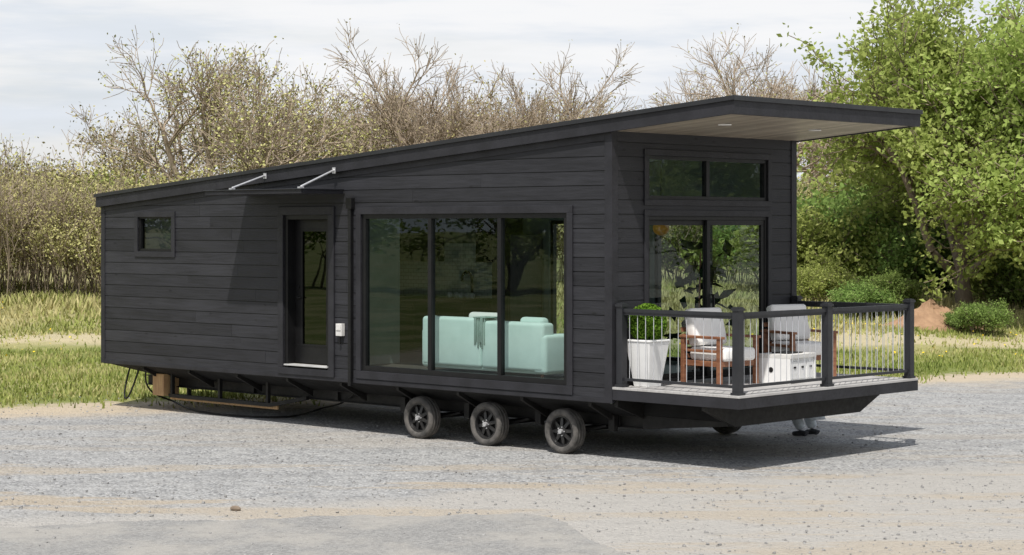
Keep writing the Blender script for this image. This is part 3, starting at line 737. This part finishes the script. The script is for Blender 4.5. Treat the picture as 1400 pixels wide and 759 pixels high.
me=bpy.data.meshes.new('asphalt_patch'); me.from_pydata(pts,[],[list(range(len(pts)))]); me.materials.append(M['asph'])
ob=bpy.data.objects.new('asphalt_pavement',me); S.collection.objects.link(ob); child_flat(ob)
n=9000; lat=RNG.uniform(-1,1,n); dep=17+RNG.random(n)**1.3*20; lat=lat*dep*.3
kk=~((dep<20.6)&(lat<.9)&(RNG.random(n)<.7)); lat,dep=lat[kk],dep[kk]; n=len(lat)
sz=.006+.018*RNG.random(n)**4
base=np.array([[1,0,0],[0,1,0],[-1,0,0],[0,-1,0],[.6,.6,.7],[-.6,.6,.7],[-.6,-.6,.7],[.6,-.6,.7]])
Vv=base[None]*sz[:,None,None]*RNG.uniform(.6,1.2,(n,8,3)); Vv[:,:,0]+=lat[:,None]; Vv[:,:,1]+=dep[:,None]; Vv[:,:,2]+=.003
q=np.array([[0,1,5,4],[1,2,6,5],[2,3,7,6],[3,0,4,7],[4,5,6,7]]); Fq=(q[None]+(np.arange(n)*8)[:,None,None]).reshape(-1,4)
me=quads('loose_stones',Vv.reshape(-1,3),Fq,np.zeros(len(Fq)),np.repeat(RNG.random(n),5),['stone'])
ob=bpy.data.objects.new('loose_stones',me); S.collection.objects.link(ob); child_flat(ob)
mb=MB(); mb.sphere((0,0,.02),.06,0,10,6,(1.2,.8,.55)); st=mb.build('stone',['bark']); st.location=W((322-700)/2715*21.1,21.1,0)
# grass
n=150000; dep=33+RNG.random(n)**1.15*36; lat=RNG.uniform(-.42,.42,n)*dep
ed=dep-(37.1+.40*lat)+RNG.normal(0,.8,n)+.8*np.sin(lat*1.1)+.4*np.sin(lat*3.3); keep=ed>0
trk=(dep>48.3)&(dep<51.5)&(RNG.random(n)>.12); keep&=~trk
lat,dep=lat[keep],dep[keep]; n=len(lat); z=terrain(lat,dep)
h=RNG.uniform(.03,.12,n)*(1+sm(52,60,dep)*2.6); a=RNG.uniform(0,2*np.pi,n); w=RNG.uniform(.012,.028,n)*(1+sm(45,60,dep)); ln=RNG.normal(0,.35,(n,2))*h[:,None]
Vv=np.zeros((n,4,3)); cx,sx=np.cos(a)*w,np.sin(a)*w
Vv[:,0]=np.stack([lat-cx,dep-sx,z-.01],-1);Vv[:,1]=np.stack([lat+cx,dep+sx,z-.01],-1)
Vv[:,2]=np.stack([lat+cx*.2+ln[:,0],dep+sx*.2+ln[:,1],z+h],-1);Vv[:,3]=np.stack([lat-cx*.2+ln[:,0],dep-sx*.2+ln[:,1],z+h],-1)
patch=.5+.28*np.sin(lat*.55+dep*.31)+.25*np.sin(lat*1.3-dep*.9)
shd=np.clip(patch*.75+RNG.normal(0,.2,n)+.6*sm(47,58,dep),0,1)
me=quads('grass',Vv.reshape(-1,3),np.arange(n*4).reshape(-1,4),np.zeros(n),shd,['grass'])
ob=bpy.data.objects.new('grass',me); S.collection.objects.link(ob); child_flat(ob)
n=500; dep=RNG.uniform(44,58,n); lat=RNG.uniform(-.36,.36,n)*dep
C=np.stack([lat,dep,terrain(lat,dep)+.12],-1); Vd,Fd=leaf_arr(C,.03,RNG,up=2,aspect=1.)
me=quads('dandelions',Vd,Fd,np.zeros(n),np.full(n,.5),['dand']); ob=bpy.data.objects.new('dandelions',me); S.collection.objects.link(ob); child_flat(ob)
# dirt pile
mb=MB(); rr2=random.Random(3); nn=36; rings=12
for k in range(rings+1):
    t=k/rings
    for q in range(nn):
        a=2*math.pi*q/nn; r_=1.15*t*(1+.12*math.sin(3*a+1)+.08*rr2.random()); mb.v.append((1.5*r_*math.cos(a),r_*math.sin(a),.85*(1-t)**.9*(1+.15*math.sin(2*a))+.09*rr2.random()-.05))
for k in range(rings):
    for q in range(nn): mb.face([k*nn+q,k*nn+(q+1)%nn,(k+1)*nn+(q+1)%nn,(k+1)*nn+q],0,.5)
ob=mb.build('dirt_pile',['dirt'],smooth=False); la=(1272-700)/2715*55; ob.location=W(la,55,float(terrain(la,55))-.02); ob.rotation_euler=gob.rotation_euler; ob.scale=(.95,.95,.95)
# ---------------------------------------------------------------- deck furniture
def chair(name,loc,rot):
    e=empty(name,loc); e.rotation_euler=(0,0,rot)
    mb=MB()
    for y in (-.37,.31):
        mb.box(0,.06,y,y+.06,0,.60); mb.box(.66,.72,y,y+.06,0,.60)
        mb.box(-.02,.75,y-.012,y+.072,.601,.635); mb.box(.06,.66,y+.015,y+.045,.24,.31); mb.box(.06,.66,y+.015,y+.045,.42,.455)
    mb.box(.66,.70,-.31,.31,.24,.31); mb.box(.02,.06,-.31,.31,.22,.29)
    for i in range(5): mb.box(.08+i*.115,.15+i*.115,-.31,.31,.285,.305)
    for i in range(5):
        z0=.33+i*.085; x0=.055-(z0-.3)*.28; mb.prism([(x0,-.31,z0),(x0+.02,-.31,z0),(x0,-.31,z0+.06),(x0-.02,-.31,z0+.06)],[(x0,.31,z0),(x0+.02,.31,z0),(x0,.31,z0+.06),(x0-.02,.31,z0+.06)])
    mb.build('frame',['wood'],e,bevel=.005)
    softbox('seat_cushion',(.09,.74,-.30,.30,.31,.48),'cush',e,.045)
    o=softbox('back_cushion',(0,.17,-.30,.30,0,.50),'cush',e,.05); o.location=(.08,0,.47); o.rotation_euler=(0,-.26,0)
chair('lounge_chair',(.27,1.50,FL),-.12)
chair('lounge_chair',(.36,3.28,FL),-.35)
e=empty('fire_pit_table',(1.17,2.22,FL)); e.rotation_euler=(0,0,.08)
mb=MB(); mb.box(-.22,.22,-.30,.30,.02,.33,0); mb.box(-.25,.25,-.33,.33,.331,.385,1)
for y in (-.33,.30): mb.box(-.24,.24,y,y+.03,0.0,.33,0)
for y in (-.2,.0,.2):
    mb.box(.2205,.232,y-.085,y+.085,.06,.29,0); mb.box(.2325,.24,y-.03,y+.03,.20,.225,2)
mb.cyl((-.05,-.332,.18),(-.05,-.338,.18),.035,n=16,mi=2)
mb.build('body',['white','tabletop','chassis'],e,bevel=.006)
mb=MB(); mb.box(-.13,.13,-.18,.18,.386,.40,0)
mb.build('burner_tray',['chassis'],e)
e=empty('potted_boxwood',(.30,.36,FL))
mb=MB(); b0,b1,h=.125,.205,.58
mb.prism([(-b0,-b0,0),(b0,-b0,0),(b0,b0,0),(-b0,b0,0)],[(-b1,-b1,h),(b1,-b1,h),(b1,b1,h),(-b1,b1,h)],0)
mb.box(-.215,.215,-.215,.215,h+.001,h+.03,0)
mb.build('planter',['white'],e,bevel=.01,seg=3)
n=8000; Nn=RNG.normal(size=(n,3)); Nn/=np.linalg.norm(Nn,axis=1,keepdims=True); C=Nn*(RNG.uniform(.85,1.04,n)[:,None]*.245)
V1,F1=leaf_arr(C,.016,RNG,N=Nn+RNG.normal(size=(n,3))*.6)
V1[:,2]+=h+.03+.21
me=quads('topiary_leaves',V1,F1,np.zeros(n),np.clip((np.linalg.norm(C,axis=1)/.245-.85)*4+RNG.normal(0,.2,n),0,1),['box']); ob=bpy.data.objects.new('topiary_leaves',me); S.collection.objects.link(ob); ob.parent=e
mb=MB(); mb.sphere((0,0,h+.24),.21,0,20,12); mb.build('inner_dark_ball',['indoor'],e,smooth=True)  # solid dark ball added behind the leaves to fill the gaps
e=empty('indoor_plant',(-.75,2.75,FL)); mb=MB(); mb.cyl((0,0,0),(0,0,.35),.14,.18,20,0); mb.build('pot',['chassis'],e,bevel=.01)
mb=MB(); mb.cyl((0,0,.3),(.03,.02,1.7),.02,.01,8,0); mb.build('stem',['wood'],e)
n=60; C=np.stack([RNG.normal(0,.22,n),RNG.normal(0,.22,n),RNG.uniform(.5,1.85,n)],-1); V1,F1=leaf_arr(C,.15,RNG,up=.8,aspect=.5)
me=quads('leaves',V1,F1,np.zeros(n),RNG.random(n),['indoor']); ob=bpy.data.objects.new('leaves',me); S.collection.objects.link(ob); ob.parent=e
# ---------------------------------------------------------------- cables
def cable(name,pts,r=.012):
    cu=bpy.data.curves.new(name,'CURVE'); cu.dimensions='3D'; cu.bevel_depth=r; s=cu.splines.new('NURBS'); s.points.add(len(pts)-1); s.use_endpoint_u=True; s.order_u=4
    for i,q in enumerate(pts): s.points[i].co=(*q,1)
    cu.materials.append(M['chassis']); ob=bpy.data.objects.new(name,cu); S.collection.objects.link(ob)
def G(px,py):
    dep=8145/(py-312); return W((px-700)/2715*dep,dep,.02)
cable('power_cable',[(-10.3,.2,.62),(-10.25,.1,.3),G(238,548),G(255,562),G(300,569),G(370,573),G(415,571),G(445,556),(-5.6,.4,.35),(-5.4,.5,.6)],.015)
cable('power_cable',[(-10.75,.2,.66),(-10.8,.12,.3),(-10.75,.08,.10),(-10.6,.1,.2),(-10.5,.2,.65)],.015)
# ---------------------------------------------------------------- crouching person beside the far deck corner
per=empty('crouching_person',(.12,4.27,0)); per.rotation_euler=(0,0,math.radians(180))
def skin(name,joints,edges,mats,parent,root=0):
    me=bpy.data.meshes.new(name); me.from_pydata([j[0] for j in joints],edges,[])
    ob=bpy.data.objects.new(name,me); S.collection.objects.link(ob); ob.parent=parent
    md=ob.modifiers.new('skin','SKIN'); md.use_smooth_shade=True
    for i,j in enumerate(joints):
        sv=me.skin_vertices[0].data[i]; sv.radius=(j[1],j[1]*(j[2] if len(j)>2 else 1)); sv.use_root=(i==root)
    sd=ob.modifiers.new('sub','SUBSURF'); sd.levels=2; sd.render_levels=2
    me.materials.append(M[mats]); return ob
skin('trousers',[((-.14,0,.34),.14),((-.08,.11,.33),.10),((.30,.17,.50),.08),((.16,.15,.28),.082),((.06,.14,.10),.080),((-.08,-.11,.33),.10),((.30,-.17,.50),.08),((.16,-.15,.28),.082),((.06,-.14,.10),.080),((-.12,0,.46),.14)],
     [(0,1),(1,2),(2,3),(3,4),(0,5),(5,6),(6,7),(7,8),(0,9)],'jeans',per)
skin('shirt',[((-.10,0,.44),.145),((.02,0,.62),.155),((.16,0,.76),.14),((.24,0,.83),.06),((.17,.17,.76),.065),((.32,.24,.60),.05),((.46,.20,.54),.042),((.17,-.17,.76),.065),((.32,-.24,.60),.05),((.46,-.20,.54),.042)],
     [(0,1),(1,2),(2,3),(2,4),(4,5),(5,6),(2,7),(7,8),(8,9)],'shirt',per)
skin('head',[((.22,0,.80),.05),((.27,0,.87),.05),((.31,0,.94),.085),((.33,0,1.0),.08)],[(0,1),(1,2),(2,3)],'skin',per)
mb=MB(); mb.sphere((.30,0,1.0),.098,0,16,10,(1,.92,.85)); mb.build('hair',['hair'],per,smooth=True)
mb=MB(); mb.sphere((.405,0,.93),.018,0,8,6,(1,.8,1.4)); mb.sphere((.30,.085,.95),.026,0,8,6,(.7,.3,1)); mb.sphere((.30,-.085,.95),.026,0,8,6,(.7,.3,1))
mb.sphere((.39,.03,.955),.009,1,8,6); mb.sphere((.39,-.03,.955),.009,1,8,6); mb.build('face_features',['skin','shoe'],per,smooth=True)
for s in (1,-1):
    J=[((.45,.20*s,.545),.03),((.53,.195*s,.525),.036,.6)]; E=[(0,1)]
    for k in range(4):
        y=(.20+(k-1.5)*.019)*s; n0=len(J); l=[.07,.08,.075,.058][k]
        J+= [((.56,y,.515),.010),((.56+l*.55,y,.495),.009),((.56+l*.8,y,.465),.008)]; E+=[(1,n0),(n0,n0+1),(n0+1,n0+2)]
    n0=len(J); J+=[((.52,(.155)*s,.51),.012),((.555,.14*s,.49),.010)]; E+=[(1,n0),(n0,n0+1)]
    skin('hand',J,E,'skin',per)
    skin('shoe',[((.02,.14*s,.075),.05),((-.02,.14*s,.045),.045),((.10,.15*s,.05),.045),((.22,.16*s,.038),.036)],[(0,1),(0,2),(2,3)],'shoe',per)
# ---------------------------------------------------------------- light
EL=math.radians(60); AZ=math.radians(31)
sv=Vector((math.cos(EL)*math.sin(AZ),-math.cos(EL)*math.cos(AZ),math.sin(EL)))
sl=bpy.data.lights.new('sun','SUN'); sl.energy=4.4; sl.angle=math.radians(.6); sl.color=(1,.96,.90)
so=bpy.data.objects.new('sun',sl); S.collection.objects.link(so); so.rotation_euler=sv.to_track_quat('Z','Y').to_euler(); so.location=(0,0,30)
w=bpy.data.worlds.new('World'); S.world=w; w.use_nodes=True; nt=w.node_tree; nt.nodes.clear()
wo=nt.nodes.new('ShaderNodeOutputWorld'); bg=nt.nodes.new('ShaderNodeBackground'); bg.inputs[1].default_value=.1; nt.links.new(bg.outputs[0],wo.inputs[0])
sk=nt.nodes.new('ShaderNodeTexSky'); sk.sky_type='NISHITA'; sk.sun_disc=False; sk.sun_elevation=EL; sk.sun_rotation=math.pi-AZ; sk.air_density=1.2; sk.dust_density=2.
tc=nt.nodes.new('ShaderNodeTexCoord'); gv=tc.outputs['Generated']
sp=nt.nodes.new('ShaderNodeSeparateXYZ'); nt.links.new(gv,sp.inputs[0])
n1=noise(nt,mapping(nt,gv,(1.2,1.2,9)),2.2,6,.55); n2=noise(nt,mapping(nt,gv,(2,2,16)),3.1,5,.6)
cov=mp(nt,n1,.34,.52,.80,1.0)
hor=mp(nt,sp.outputs[2],.15,.6,1.0,.42)
fac=mth(nt,'MULTIPLY',cov,hor)
cc=mixc(nt,mp(nt,n2,.35,.62),(7.7,8.15,8.8),(9.3,9.35,9.5))
nt.links.new(mixc(nt,fac,sk.outputs[0],cc),bg.inputs[0])
# ---------------------------------------------------------------- camera
cd=bpy.data.cameras.new('camera'); co=bpy.data.objects.new('camera',cd); S.collection.objects.link(co); S.camera=co
cd.sensor_width=36; cd.lens=2715/1400*36; cd.shift_y=-67.5/1400; cd.clip_end=4000; cd.clip_start=.1
co.location=(CAM[0],CAM[1],3.0); co.rotation_euler=(math.radians(90),0,TH-math.radians(90))
S.view_settings.view_transform='Standard'; S.view_settings.look='None'; S.view_settings.exposure=0
